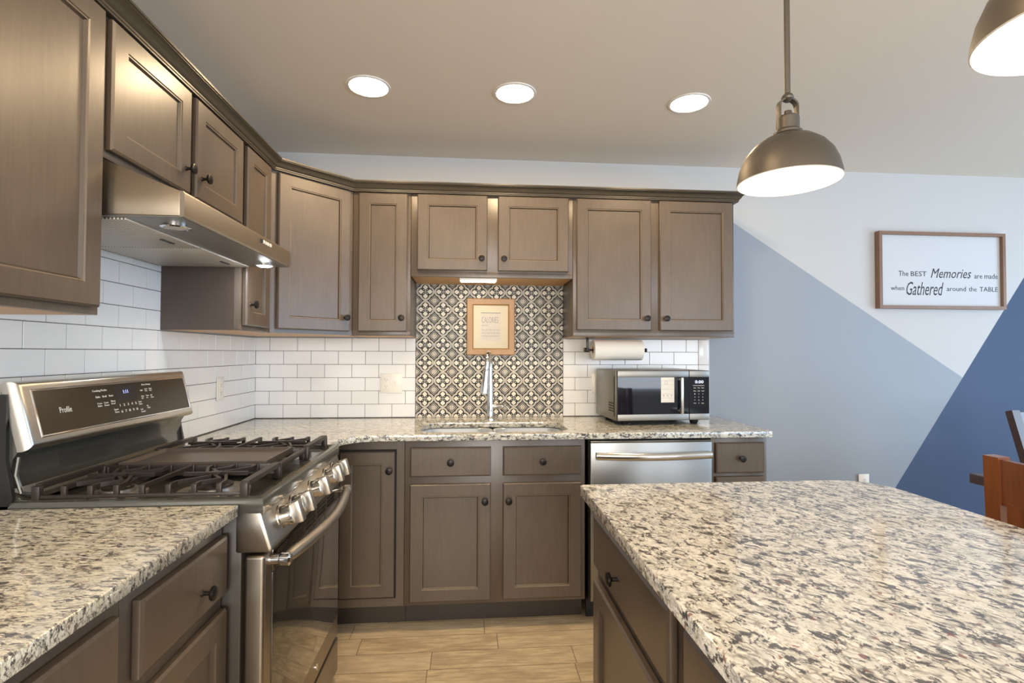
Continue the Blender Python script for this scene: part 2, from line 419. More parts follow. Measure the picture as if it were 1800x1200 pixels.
def win_frame(name, F, a0, a1, c0, c1, mull):
    w = MB(); w.frame4(a0-0.06, a1+0.06, c0-0.06, c1+0.06, 0.06, [(0, 0), (0, 0.02), (0.06, 0.02), (0.075, -0.05), (0.075, -0.09), (0, -0.09)], F)
    for mx in mull: w.box(mx-0.02, mx+0.02, -0.08, -0.04, c0, c1, 0, F)
    return struct(name, w, M_trim)
win_frame('window_1', Fr((0, ROOM_Y, 0), (1,0,0), (0,1,0)), 0.45, 2.15, 0.65, 2.25, [1.3])
win_frame('window_2', Fr((0, ROOM_Y, 0), (1,0,0), (0,1,0)), 3.35, 5.45, 0.65, 2.25, [4.4])
win_frame('door_1', FI(ROOM_X), -3.75, -1.05, 0.06, 2.2, [-2.4])
struct('baseboard_back', MB().box(2.72, ROOM_X, -0.014, 0, 0, 0.09, 0.003), M_trim)
struct('baseboard_right', MB().box(ROOM_X-0.014, ROOM_X, -0.98, -0.014, 0, 0.09, 0.003), M_trim)

# ------------------------------------------------------------------ subway tile backsplashes
TL, TH, Z0 = 0.1545, 0.07725, 0.917
def tile_course(mb, F, lo, hi, c0, c1, off, thick=0.007):
    g = 0.0011; k = math.floor((lo-off)/TL)
    while off + k*TL < hi:
        a, b_ = max(lo, off+k*TL), min(hi, off+(k+1)*TL); k += 1
        if b_-a < 0.006: continue
        mb.box(a+g, b_-g, 0.001, thick, c0+g, c1-g, 0.0012, F, 1)
def backsplash(label, F, spans, offs):
    t = thing('tile_backsplash', F(spans[0][0], 0, Z0), label, 'backsplash'); mb = MB(); gr = MB()
    for lo, hi, r0, r1 in spans:
        gr.box(lo, hi, 0.0004, 0.0048, Z0-0.004, Z0+r1*TH, 0, F) if r0 == 0 else gr.box(lo, hi, 0.0004, 0.0048, Z0+r0*TH, Z0+r1*TH, 0, F)
        for r in range(r0, r1): tile_course(mb, F, lo, hi, Z0+r*TH, Z0+(r+1)*TH, offs[r % 2])
    mb.build('tile', M_tile, t); gr.build('grout', M_grout, t); return t
backsplash('white subway tile backsplash in the corner left of the patterned panel', FB(-0.0), [(0.0, 0.916, 0, 6)], (0.007, 0.007+TL/2))
tb = thing('tile_backsplash', (1.793, 0, Z0), 'white subway tile backsplash behind the microwave', 'backsplash')
mb = MB(); F = FB(0); gr = MB().box(1.794, 2.708, 0.0004, 0.0048, Z0-0.004, Z0+6*TH, 0, F)
for r in range(6): tile_course(mb, F, 1.794, 2.640, Z0+r*TH, Z0+(r+1)*TH, (1.8674, 1.8674+TL/2)[r % 2])
for k in range(3): mb.box(2.641, 2.707, 0.001, 0.008, Z0+k*TL+0.001, Z0+(k+1)*TL-0.001, 0.0015, F)
mb.build('tile', M_tile, tb); gr.build('grout', M_grout, tb)
# left wall: a = y, joints measured from the corner
backsplash('white subway tile backsplash along the range wall', FL(0.0), [(-3.4, -0.008, 0, 6), (-1.722, -0.930, 6, 11)], (-0.0954-TL*20, -0.0954-TL/2-TL*20))
t = thing('patterned_tile_panel', (0.916, 0, Z0), 'black and cream quatrefoil patterned tile panel behind the faucet', 'backsplash')
mb = MB().box(0.917, 1.793, -0.0085, -0.0005, Z0-0.003, 1.702); mb.build('tile', M_pattern, t, smooth=False)
for e0 in (0.9155, 1.7925): MB().box(e0, e0+0.002, -0.0095, -0.0005, Z0-0.003, 1.39).build('edge_strip', M_grout, t)
for ch in t.children:
    if ch.name.startswith('tile'):      # keep the pattern on world-like coordinates
        for v in ch.data.vertices: v.co += Vector(t.location)
        ch.location = -Vector(t.location)

# ------------------------------------------------------------------ cabinets
DOORP = [(0.002, 0), (0.0, 0.003), (0, 0.014), (0.005, 0.0195), (0.055, 0.0195), (0.0575, 0.0165), (0.0605, 0.0165), (0.065, 0.0095)]
DRAWP = [(0.002, 0), (0.0, 0.003), (0, 0.012), (0.0015, 0.0155), (0.0045, 0.0175), (0.0075, 0.0195)]
def knob(F, a, c, parent, b=0.0195):
    mb = MB(); O = F(a, b-0.001, c)
    mb.lathe([(0.008, 0), (0.0075, 0.003), (0.0052, 0.006), (0.0050, 0.018), (0.009, 0.0215), (0.0155, 0.023), (0.0165, 0.026), (0.0160, 0.030), (0.012, 0.0318), (0, 0.032)], O, F.n, 20)
    return mb.build('knob', M_knob, parent)
M_bead = wood('worn_highlight_bead', srgb(108, 94, 78), srgb(134, 117, 96), 0.35)
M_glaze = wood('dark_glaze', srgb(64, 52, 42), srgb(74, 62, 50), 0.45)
def F_depth(F, o, co):
    off = Vector((0,0,0)); p = o.parent
    while p is not None: off += Vector(p.location); p = p.parent
    return (co+off-F.O).dot(F.n)
def door(F, a0, a1, c0, c1, parent, kn=None, prof=DOORP, mat=None, name='door'):
    d = MB().rings(a0, a1, c0, c1, [(i, h+0.001) for i, h in prof], F).build(name, mat or M_cab, parent)
    if prof is DOORP:      # worn bead with its highlight painted in lighter; dark glaze in the groove
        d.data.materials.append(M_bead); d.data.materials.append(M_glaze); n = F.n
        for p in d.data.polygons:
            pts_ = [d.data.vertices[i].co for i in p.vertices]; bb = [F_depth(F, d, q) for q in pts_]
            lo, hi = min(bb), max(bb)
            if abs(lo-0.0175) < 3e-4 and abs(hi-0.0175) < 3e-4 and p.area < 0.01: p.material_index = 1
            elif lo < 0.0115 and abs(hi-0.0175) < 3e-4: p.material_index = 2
    if kn: knob(F, kn[0], kn[1], d)
    return d
def drawer(F, a0, a1, c0, c1, parent, kn=True, name='drawer'):
    return door(F, a0, a1, c0, c1, parent, ((a0+a1)/2, (c0+c1)/2) if kn is True else kn, DRAWP, name=name)
def wall_cab(name, F, a0, a1, c0, c1, depth, label, doors, side_mat=None, group=None):
    """F's origin plane is the cabinet front; depth goes behind it"""
    t = thing(name, F((a0+a1)/2, -depth/2, c0), label, 'cabinet', group)
    MB().box(a0, a1, -depth+0.001, 0, c0+0.004, c1, 0.001, F).build('body', side_mat or M_cab, t)
    MB().box(a0+0.004, a1-0.004, -depth+0.002, -0.0185, c0+0.0005, c0+0.005, 0, F).build('underside_panel', M_maple, t)['label'] = 'unstained orange maple underside'
    MB().box(a0+0.0006, a1-0.0006, -0.018, 0.0006, c0+0.001, c0+0.03, 0.0008, F).build('face_frame', M_cab, t)
    for d in doors: door(F, *d[:4], t, d[4])
    return t
ZT = 2.158
wall_cab('wall_cabinet', FL(0.305), -2.62, -1.722, 1.386, ZT, 0.303, 'tall wall cabinet nearest the camera at the left edge, beside the range hood',
         [(-2.16, -1.740, 1.405, 2.143, None), (-2.60, -2.18, 1.405, 2.143, (-2.21, 1.47))])
wall_cab('wall_cabinet', FL(0.305), -1.720, -0.932, 1.785, ZT, 0.303, 'short two-door wall cabinet directly above the range hood',
         [(-1.712, -1.341, 1.806, 2.140, (-1.372, 1.880)), (-1.308, -0.955, 1.806, 2.140, (-1.272, 1.880))])
wc = wall_cab('wall_cabinet', FL(0.305), -0.928, -0.612, 1.384, ZT, 0.303, 'narrow wall cabinet between the range hood and the diagonal corner cabinet',
         [(-0.907, -0.660, 1.405, 2.140, (-0.872, 1.492))])
MB().box(0.002, 0.285, -0.9305, -0.928, 1.384, ZT).build('side_panel', M_cabside, wc)['label'] = 'darker flat end panel facing the range'
# diagonal corner cabinet
t = thing('corner_wall_cabinet', (0.25, -0.25, 1.386), 'diagonal corner wall cabinet with one broad door', 'cabinet')
poly = [(0.002, -0.002), (0.002, -0.610), (0.305, -0.610), (0.612, -0.305), (0.612, -0.002)]
MB().prism(poly, 1.390, ZT, plane='ab').build('body', M_cab, t, smooth=False)
MB().prism([(0.02, -0.02), (0.02, -0.59), (0.296, -0.59), (0.59, -0.298), (0.59, -0.02)], 1.386, 1.3905, plane='ab').build('underside_panel', M_maple, t)['label'] = 'unstained orange maple underside'
FD = Fr((0.305, -0.610, 0), (1, 1, 0), (1, -1, 0))
MB().box(0, 0.4325, -0.019, 0.0008, 1.386, 1.42, 0, FD).build('face_frame', M_cab, t)
door(FD, 0.028, 0.408, 1.405, 2.140, t, (0.378, 1.475))
wall_cab('wall_cabinet', FB(-0.305), 0.614, 0.915, 1.384, ZT, 0.303, 'narrow wall cabinet between the corner cabinet and the patterned tile',
         [(0.645, 0.899, 1.407, 2.140, (0.872, 1.478))])
wall_cab('wall_cabinet', FB(-0.305), 0.917, 1.792, 1.701, ZT, 0.303, 'short two-door wall cabinet above the sink',
         [(0.950, 1.324, 1.736, 2.142, (1.293, 1.800)), (1.381, 1.767, 1.736, 2.142, (1.413, 1.800))])
wall_cab('wall_cabinet', FB(-0.305), 1.794, 2.712, 1.386, ZT, 0.303, 'tall two-door wall cabinet above the microwave',
         [(1.811, 2.229, 1.421, 2.142, (2.200, 1.487)), (2.277, 2.697, 1.421, 2.142, (2.309, 1.487))])
# crown moulding
def offset_path(path, d):
    out = []
    n = len(path)
    for i in range(n):
        p = Vector(path[i]); d0 = (p-Vector(path[i-1])).normalized() if i > 0 else None
        d1 = (Vector(path[i+1])-p).normalized() if i < n-1 else None
        n0 = Vector((d0.y, -d0.x)) if d0 else None; n1 = Vector((d1.y, -d1.x)) if d1 else None
        if n0 is None: out.append(p+n1*d)
        elif n1 is None: out.append(p+n0*d)
        else:
            mvec = (n0+n1).normalized(); out.append(p+mvec*(d/mvec.dot(n0)))
    return out
path = [(0.305, -2.62), (0.305, -0.610), (0.612, -0.305), (2.712, -0.305), (2.712, -0.004)]
cprof = [(0.0005, 2.146), (0.020, 2.146), (0.020, 2.151), (0.023, 2.153), (0.023, 2.159), (0.027, 2.161), (0.031, 2.166), (0.034, 2.172), (0.039, 2.178), (0.046, 2.183), (0.052, 2.185), (0.052, 2.188), (0.056, 2.189), (0.056, 2.196), (0.0005, 2.196)]
b = bmesh.new(); cols = [[b.verts.new((q.x, q.y, z)) for q in offset_path(path, d)] for d, z in cprof]
for j in range(len(cols)):
    p, q = cols[j], cols[(j+1) % len(cols)]
    for k in range(len(path)-1): b.faces.new((p[k], p[k+1], q[k+1], q[k]))
b.faces.new([c[0] for c in cols]); b.faces.new([c[-1] for c in cols][::-1])
bmesh.ops.recalc_face_normals(b, faces=b.faces)
mb = MB(); mb._merge(b)
tag(mb.build('crown_moulding', M_crown), 'dark stepped crown moulding running along the tops of the wall cabinets', 'moulding')

# ------------------------------------------------------------------ base cabinets
def toe(mb_thing, F, a0, a1, depth=0.075):
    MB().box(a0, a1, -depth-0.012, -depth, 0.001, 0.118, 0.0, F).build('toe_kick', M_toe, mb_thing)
def base_cab(F, a0, a1, label, doors=(), drawers=(), depth=0.60, name='base_cabinet', zt=0.883, hollow=False):
    t = thing(name, F((a0+a1)/2, -depth/2, 0), label, 'cabinet')
    if hollow:      # open box so the sink bowls hang inside
        MB().box(a0, a1, -0.0135, 0, 0.112, zt, 0.0012, F).build('face_frame', M_cab, t)
        for q in (a0, a1-0.016): MB().box(q, q+0.016, -depth, -0.0137, 0.112, zt, 0, F).build('side_panel', M_cab, t)
        MB().box(a0+0.0162, a1-0.0162, -depth, -depth+0.012, 0.112, zt, 0, F).build('back_panel', M_cab, t)
        MB().box(a0+0.0162, a1-0.0162, -depth+0.0122, -0.0137, 0.112, 0.13, 0, F).build('floor_panel', M_cab, t)
    else: MB().box(a0, a1, -depth, 0, 0.112, zt, 0.0012, F).build('body', M_cab, t)
    toe(t, F, a0, a1)
    for d in drawers: drawer(F, d[0], d[1], d[2], d[3], t, d[4] if len(d) > 4 else True)
    for d in doors: door(F, d[0], d[1], d[2], d[3], t, d[4])
    return t
# corner base (L-shaped body)
t = thing('corner_base_cabinet', (0.5, -0.4, 0), 'corner base cabinet with one tall inset door, between range and sink cabinet', 'cabinet')
MB().prism([(0.002, -0.010), (0.002, -0.940), (0.610, -0.940), (0.610, -0.612), (0.928, -0.612), (0.928, -0.010)], 0.112, 0.883, plane='ab').build('body', M_cab, t, smooth=False)
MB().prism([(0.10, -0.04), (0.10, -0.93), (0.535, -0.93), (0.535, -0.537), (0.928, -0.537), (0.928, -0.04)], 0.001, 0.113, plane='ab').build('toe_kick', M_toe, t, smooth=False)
Fc = FB(-0.612)
MB().box(0.628, 0.892, 0.0005, 0.0025, 0.151, 0.842, 0, Fc).build('door_gap', M_dark, t)
door(Fc, 0.632, 0.884, 0.160, 0.833, t, (0.862, 0.748))
base_cab(FB(-0.612), 0.930, 1.790, 'two-door base cabinet with two drawer fronts, under the sink',
    doors=[(0.955, 1.334, 0.132, 0.678, (1.306, 0.598)), (1.391, 1.769, 0.132, 0.678, (1.418, 0.598))],
    drawers=[(0.955, 1.334, 0.713, 0.850), (1.391, 1.769, 0.713, 0.850)], depth=0.594, hollow=True)
base_cab(FB(-0.612), 2.424, 2.712, 'narrow drawer base cabinet at the right end of the counter',
    drawers=[(2.440, 2.693, 0.706, 0.856), (2.440, 2.693, 0.425, 0.690), (2.440, 2.693, 0.135, 0.409)], depth=0.594)
base_cab(FL(0.612), -2.108, -1.728, 'base cabinet with a drawer over a door, right beside the range on its near side',
    doors=[(-2.078, -1.736, 0.135, 0.662, (-2.045, 0.585))], drawers=[(-2.078, -1.736, 0.697, 0.842, (-1.862, 0.755))])
base_cab(FL(0.612), -2.90, -2.110, 'two-door base cabinet in the lower left corner, nearest the camera',
    doors=[(-2.490, -2.134, 0.135, 0.662, (-2.46, 0.585)), (-2.88, -2.525, 0.135, 0.662, (-2.56, 0.585))],
    drawers=[(-2.490, -2.134, 0.697, 0.842), (-2.88, -2.525, 0.697, 0.842)])
# island
base_cab(FI(1.600), -2.212, -1.612, 'island base cabinet with drawer and door at the far end of the island',
    doors=[(-2.186, -1.634, 0.135, 0.660, None)], drawers=[(-2.186, -1.634, 0.697, 0.842, (-1.885, 0.765))], depth=0.60, zt=0.882)
base_cab(FI(1.600), -2.90, -2.214, 'island base cabinet at the near end of the island',
    doors=[(-2.88, -2.246, 0.135, 0.660, (-2.30, 0.59))], drawers=[(-2.88, -2.246, 0.697, 0.842)], depth=0.60, zt=0.882)

# ------------------------------------------------------------------ granite tops
def arc(cx, cy, r, a0, a1, n=8):
    return [(cx+r*math.cos(math.radians(a0+(a1-a0)*k/n)), cy+r*math.sin(math.radians(a0+(a1-a0)*k/n))) for k in range(n+1)]
def slab(name, outline, z0, z1, mat, label, holes=()):
    """slab with eased edges, made from a filled 2D curve"""
    cu = bpy.data.curves.new(name, 'CURVE'); cu.dimensions = '2D'; cu.fill_mode = 'BOTH'
    bv = 0.003; cu.extrude = (z1-z0)/2 - bv; cu.bevel_depth = bv; cu.bevel_resolution = 2; cu.offset = -bv
    for pl in (outline,)+tuple(holes):
        sp = cu.splines.new('POLY'); sp.points.add(len(pl)-1)
        for i, p in enumerate(pl): sp.points[i].co = (p[0], p[1], 0, 1)
        sp.use_cyclic_u = True
    o = bpy.data.objects.new(name, cu); COL.objects.link(o); bpy.context.view_layer.update()
    me = bpy.data.meshes.new_from_object(o.evaluated_get(bpy.context.evaluated_depsgraph_get()))
    COL.objects.unlink(o); bpy.data.objects.remove(o)
    for v in me.vertices: v.co.z += (z0+z1)/2
    me.materials.clear(); me.materials.append(mat)
    r = bpy.data.objects.new(name, me); COL.objects.link(r)
    return tag(r, label, 'countertop')
sink_hole = arc(1.085, -0.325, 0.095, 90, 180) + arc(1.085, -0.490, 0.095, 180, 270) + arc(1.630, -0.490, 0.095, 270, 360) + arc(1.630, -0.325, 0.095, 0, 90)
outl = [(0.008, -0.010), (0.008, -0.944), (0.652, -0.944)] + arc(0.812, -0.810, 0.160, 180, 90, 10) + [(2.720, -0.650), (2.728, -0.642), (2.728, -0.010)]
slab('granite_countertop', outl, 0.884, 0.914, M_granite, 'speckled cream and grey granite countertop around the sink, running into the corner', (sink_hole,))
slab('granite_countertop', [(0.009, -1.732), (0.009, -2.93), (0.652, -2.93), (0.652, -1.732)], 0.884, 0.914, M_granite, 'speckled granite countertop in the lower left, on the near side of the range')
isl = [(1.549, -2.93), (1.549, -1.606), (1.557, -1.598)] + arc(2.325, -1.718, 0.120, 90, 0, 10) + [(2.448, -2.93)]
slab('island_countertop', isl, 0.883, 0.914, M_granite_i, 'large speckled granite island top with a rounded far corner, lower right', ())

# ------------------------------------------------------------------ sink and faucet
t = thing('kitchen_sink', (1.357, -0.4, 0.69), 'stainless steel double-bowl sink set under the granite', 'sink')
def rrect(x0, x1, y0, y1, r, n=5):
    return arc(x1-r, y1-r, r, 0, 90, n) + arc(x0+r, y1-r, r, 90, 180, n) + arc(x0+r, y0+r, r, 180, 270, n) + arc(x1-r, y0+r, r, 270, 360, n)
def bowl(x0, x1, y0, y1):
    b = bmesh.new(); R = []
    for ins, z, rad in ((-0.010, 0.8825, 0.08), (0.0, 0.8825, 0.075), (0.003, 0.878, 0.075), (0.006, 0.73, 0.07), (0.014, 0.712, 0.06), (0.03, 0.702, 0.05)):
        R.append([b.verts.new((p[0], p[1], z)) for p in rrect(x0+ins, x1-ins, y0+ins, y1-ins, rad)])
    n = len(R[0])
    for p, q in zip(R, R[1:]):
        for k in range(n): b.faces.new((p[k], p[(k+1)%n], q[(k+1)%n], q[k]))
    b.faces.new(R[-1]); mb = MB(); mb._merge(b)
    o = mb.build('bowl', M_sink, t); md = o.modifiers.new('s', 'SOLIDIFY'); md.thickness = 0.0015; md.offset = -1
    d = MB().lathe([(0.042, 0.0), (0.040, 0.003), (0.030, 0.002), (0.028, -0.004), (0, -0.004)], ((x0+x1)/2, (y0+y1)/2+0.03, 0.703), seg=20, cap=False).build('drain', M_chrome, o)
bowl(0.985, 1.346, -0.584, -0.222); bowl(1.368, 1.730, -0.584, -0.222)

t = thing('kitchen_faucet', (1.352, -0.115, 0.9145), 'chrome pull-down faucet with a single side lever behind the sink', 'faucet')
fx, fy_ = 1.352, -0.115
MB().lathe([(0.027, 0.9147), (0.027, 0.920), (0.023, 0.926), (0.0195, 0.935), (0.0180, 0.96), (0.0175, 1.10), (0.0150, 1.13), (0.0132, 1.15)], (fx, fy_, 0)).build('body', M_chrome, t)
dx, dy = -0.20, -0.98; R_ = 0.062
pts = [(fx, fy_, 1.14), (fx, fy_, 1.20), (fx, fy_, 1.235)]
for k in range(1, 10):
    a = PI*k/9; pts.append((fx+dx*R_*(1-math.cos(a)), fy_+dy*R_*(1-math.cos(a)), 1.235+R_*math.sin(a)))
pts.append((fx+dx*2*R_-0.003, fy_+dy*2*R_, 1.20))
MB().tube(pts, 0.0125, 14).build('spout', M_chrome, t)
hx, hy = fx+dx*2*R_-0.003, fy_+dy*2*R_
MB().lathe([(0.0135, 0.0), (0.0155, -0.006), (0.0155, -0.018), (0.018, -0.055), (0.0235, -0.125), (0.0235, -0.133), (0.020, -0.137), (0, -0.137)], (hx, hy, 1.206), (0.10, 0.05, 1)).build('spray_head', M_chrome, t)
lv = MB().lathe([(0.0165, 0.0), (0.0165, 0.055), (0.0150, 0.062), (0.010, 0.066), (0, 0.066)], (fx+0.010, fy_, 0.988), (1, 0, 0.02)).build('lever_hub', M_chrome, t)
MB().tube([(fx+0.066, fy_, 0.990), (fx+0.078, fy_-0.004, 1.000), (fx+0.098, fy_-0.010, 0.985), (fx+0.112, fy_-0.014, 0.962)], [0.006, 0.0055, 0.005, 0.004], 8).build('lever', M_chrome, lv)

# ------------------------------------------------------------------ gas range
YN, YF = -1.720, -0.950
t = thing('gas_range', (0.35, (YN+YF)/2, 0), 'stainless steel gas range with black cooktop, five knobs and griddle', 'range')
MB().box(0.03, 0.655, YN+0.004, YF-0.004, 0.03, 0.892, 0.003).build('body', Mat('range_side_enamel', (0.045, 0.038, 0.030), 0.35).m, t)
MB().box(0.10, 0.60, YN+0.02, YF-0.02, 0.002, 0.032).build('plinth', M_black, t)
# cooktop: tray with rounded bullnose front
mb = MB(); F = Fr((0, 0, 0), (0,1,0), (1,0,0))
mb.rings(YN, YF, 0.03, 0.708, [(0.0, -0.888), (0.0, -0.917), (0.004, -0.925), (0.012, -0.929), (0.020, -0.927), (0.034, -0.918), (0.045, -0.916)], Fr((0,0,0), (0,1,0), (0,0,-1), (1,0,0)))
mb.build('cooktop', M_enamel, t)
# control panel: stainless, leaning outwards towards its lower edge, with rounded ends
pf = [(0.640, 0.892), (0.695, 0.892), (0.703, 0.886), (0.729, 0.800), (0.729, 0.791), (0.722, 0.787), (0.640, 0.787)]
MB().prism(pf, YN+0.002, YF-0.002, Fr((0,0,0), (0,1,0), (1,0,0)), 'bc', 0.006).build('control_panel', M_steelc, t)
# slanted stainless console at the back
tilt = Vector((0.045, 0, -0.175)).normalized(); nrm = Vector((tilt.z*-1, 0, tilt.x))
FC = Fr((0.112, 0, 1.225), (0,1,0), nrm, -tilt)   # c negative goes down the face
pc = [(0.0, 0.0), (0.006, -0.004)]
mb = MB(); mb.rings(YN+0.004, YF-0.004, -0.176, 0.0, [(0.010, -0.044), (0.002, -0.036), (0, -0.022), (0.0015, -0.012), (0.006, -0.005), (0.013, -0.001), (0.020, 0.0)], FC)
con = mb.build('console', M_steel, t)
MB().frame4(YN+0.040, YF-0.026, -0.152, -0.026, 0, [(0, 0), (0.002, 0.0016), (0.005, 0.0016), (0.006, 0.0)], FC).build('console_trim', M_chrome, con)
MB().box(YN+0.045, YF-0.031, 0.0002, 0.0010, -0.147, -0.031, 0, FC).build('control_glass', M_panelglass, con)
# black riser below the console with a raised border
pr = [(0.028, 1.19), (0.095, 1.19), (0.118, 1.046), (0.108, 1.030), (0.100, 0.985), (0.104, 0.955), (0.125, 0.932), (0.150, 0.928), (0.028, 0.928)]
MB().prism(pr, YN+0.010, YF-0.010, Fr((0,0,0), (0,1,0), (1,0,0)), 'bc').build('riser', M_enamel, t)
MB().tube([(0.116, YN+0.018, 1.035), (0.110, YN+0.018, 0.99), (0.120, YN+0.022, 0.945), (0.135, YN+0.045, 0.933)], 0.005, 8).build('riser_bead', M_enamel, t)
for e0, e1 in ((YN, YN+0.010), (YF-0.010, YF)): MB().prism([(0.03, 0.90), (0.10, 0.90), (0.118, 0.935), (0.100, 1.03), (0.098, 1.19), (0.03, 1.19)], e0, e1, Fr((0,0,0), (0,1,0), (1,0,0)), 'bc').build('end_cap', M_black, t)
# console printing and clock
text_mesh('Profile', FC, -1.604, -1.562, -0.097, 0.016, 'lettering', M_print, con, b=0.0012)
MB().box(-1.375, -1.275, 0.0008, 0.0014, -0.088, -0.040, 0, FC).build('clock_window', M_black, con)
text_mesh('1:11', FC, -1.338, -1.316, -0.064, 0.011, 'clock_digits', M_led, con, b=0.0016)
words = [('Cooking Modes', -1.470, -1.410, -0.052, 0.008), ('Bake', -1.462, -1.444, -0.069, 0.006), ('Broil', -1.434, -1.417, -0.069, 0.006), ('Roast', -1.406, -1.388, -0.069, 0.006),
  ('Conv\nBake', -1.462, -1.442, -0.096, 0.013), ('Conv\nRoast', -1.434, -1.414, -0.096, 0.013), ('Warm\nProof', -1.404, -1.384, -0.094, 0.013), ('Start\nTime', -1.398, -1.378, -0.122, 0.014),
  ('1  2  3  4  5', -1.368, -1.287, -0.104, 0.008), ('6  7  8  9  0', -1.368, -1.287, -0.124, 0.008),
  ('Oven Settings', -1.240, -1.192, -0.046, 0.007), ('Light', -1.254, -1.240, -0.064, 0.006), ('Cook\nTime', -1.230, -1.215, -0.066, 0.011), ('Delay\nTime', -1.206, -1.190, -0.066, 0.011),
  ('Clear\nOff', -1.256, -1.240, -0.090, 0.012), ('Timer\nOn', -1.230, -1.214, -0.090, 0.012), ('Self\nClean', -1.206, -1.190, -0.090, 0.012), ('Start\nEnter', -1.276, -1.258, -0.108, 0.013), ('Lock\nControls', -1.274, -1.252, -0.134, 0.013), ('Set\nClock', -1.238, -1.222, -0.124, 0.012)]
for w in words: text_mesh(w[0], FC, w[1], w[2], w[3], w[4], 'lettering', M_print, con, b=0.0012)
# knobs
pn = Vector((0.957, 0, 0.289)).normalized()
for ky in (-1.612, -1.512, -1.335, -1.165, -1.066):
    O = Vector((0.7145, ky, 0.846))
    k = MB().lathe([(0.033, 0.0), (0.032, 0.004), (0.027, 0.006), (0.0265, 0.022), (0.0305, 0.024), (0.0305, 0.036), (0.028, 0.038), (0, 0.038)], O, pn, 30).build('knob', M_knobst, t)
    Fk = Fr(O+pn*0.036, (0, 1, 0), pn, Vector((-0.289, 0, 0.957)))
    MB().box(-0.014, 0.014, 0, 0.024, -0.0295, 0.0295, 0.003, Fk).build('grip', M_steel, k)
# oven door with glass, louvred vent, handle
dr = MB().box(0.660, 0.712, YN+0.004, YF-0.004, 0.176, 0.780, 0.010, seg=4).build('oven_door', M_steeld, t)
MB().box(0.7115, 0.7145, YN+0.055, YF-0.020, 0.262, 0.716, 0.001).build('door_glass', M_ovenglass, dr)
vt = MB().box(0.7115, 0.7145, YN+0.055, YF-0.030, 0.722, 0.776, 0.001)
vt.build('vent_strip', M_slate, dr)
mb = MB()
for k in range(5):
    for j in range(3):
        y0 = YN+0.085 + k*0.125
        mb.box(0.7140, 0.7152, y0, y0+0.095, 0.730+j*0.014, 0.737+j*0.014)
mb.build('vent_slot', M_dark, dr)
pts = []
for k in range(17):
    s_ = k/16; pts.append((0.748+0.036*math.sin(PI*s_), -1.685+0.70*s_, 0.757-0.004*math.sin(PI*s_)))
hd = MB().tube(pts, [0.012]+[0.0165]*15+[0.012], 14).build('handle', M_steel, dr)
for yy in (-1.680, -0.990): MB().lathe([(0.013, 0), (0.0125, 0.024), (0.017, 0.030), (0.017, 0.050), (0.012, 0.054), (0, 0.054)], (0.712, yy, 0.757), (1, 0, 0), 16).build('handle_post', M_chrome, hd)
MB().lathe([(0.012, 0), (0.012, 0.002), (0.009, 0.0026), (0, 0.0026)], (0.7120, -1.245, 0.220), (1,0,0), 20).build('badge', M_chrome, dr)
dw_ = MB().box(0.660, 0.712, YN+0.004, YF-0.004, 0.035, 0.166, 0.005).build('storage_drawer', M_steeld, t)
# burners
for bx_, by_, r_ in ((0.285, -1.60, 0.036), (0.530, -1.595, 0.048), (0.285, -1.075, 0.040), (0.530, -1.075, 0.045)):
    b_ = MB().lathe([(r_*1.9, 0.0), (r_*1.85, 0.003), (r_*1.25, 0.004), (r_*1.2, 0.012), (0, 0.012)], (bx_, by_, 0.917), seg=28).build('burner', M_burner, t)
    MB().lathe([(r_, 0.0), (r_, 0.005), (r_*0.9, 0.008), (0, 0.009)], (bx_, by_, 0.929), seg=28).build('burner_cap', M_iron, b_)
# grates
def grate(y0, y1):
    g = MB(); zt_, zb = 0.960, 0.930; bw = 0.0075
    X0, X1 = 0.160, 0.655
    P = lambda x, s, z=zt_: (x, y0+(y1-y0)*s, z)
    for s in (0.0, 1.0):
        g.box(X0, X1, P(0, s)[1]-0.005, P(0, s)[1]+0.005, zb, zb+0.009, 0.001)
    for x_ in (X0, X1): g.tube([P(x_, 0.0, zb), P(x_, 0.02), P(x_, 0.98), P(x_, 1.0, zb)], 0, sq=(0.015 if x_ == X1 else 0.011, 0.013))
    for x_ in (X0, X1):
        for s in (0.0, 1.0): g.box(x_-0.010, x_+0.010, P(0, s)[1]-0.008, P(0, s)[1]+0.008, 0.917, zt_+0.003, 0.003)
    xs = [X0 + (X1-X0)*(k)/8 for k in range(9)]
    def fing(seq):
        g.tube([P(a, s, zt_-0.004) for a, s in seq], 0, sq=(bw, 0.011))
        for a, s in (seq[0],) + ((seq[-1],) if seq[-1][1] in (0.0, 1.0) else ()): g.box(a-0.0065, a+0.0065, P(0, s)[1]-0.0045, P(0, s)[1]+0.0045, zb, zt_+0.0015, 0.0015)
    cx1, cx2 = 0.2845, 0.5315
    for c in (cx1, cx2):
        for q in (1, -1):
            T = lambda L: fing([(c+q*dx_, s_ if q == 1 else 1-s_) for dx_, s_ in L])
            T([(-0.062, 0.0), (-0.062, 0.16), (-0.006, 0.40), (-0.012, 0.5)])
            T([(0.0, 0.0), (0.0, 0.13), (0.034, 0.26), (0.006, 0.41), (0.012, 0.5)])
            T([(0.061, 0.0), (0.061, 0.15), (0.030, 0.46)])
        g.tube([P(c-0.016, 0.5), P(c+0.016, 0.5)], 0, sq=(0.02, 0.012))
        g.tube([P(c-0.085, 0.5), P(c-0.012, 0.5)], 0, sq=(bw, 0.010)); g.tube([P(c+0.012, 0.5), P(c+0.085, 0.5)], 0, sq=(bw, 0.010))
    fing([(0.4065, 0.0), (0.4065, 0.1), (0.4095, 0.9), (0.4095, 1.0)])
    return g.build('grate', M_iron, t)
grate(YN+0.018, -1.470); grate(-1.200, YF-0.018)
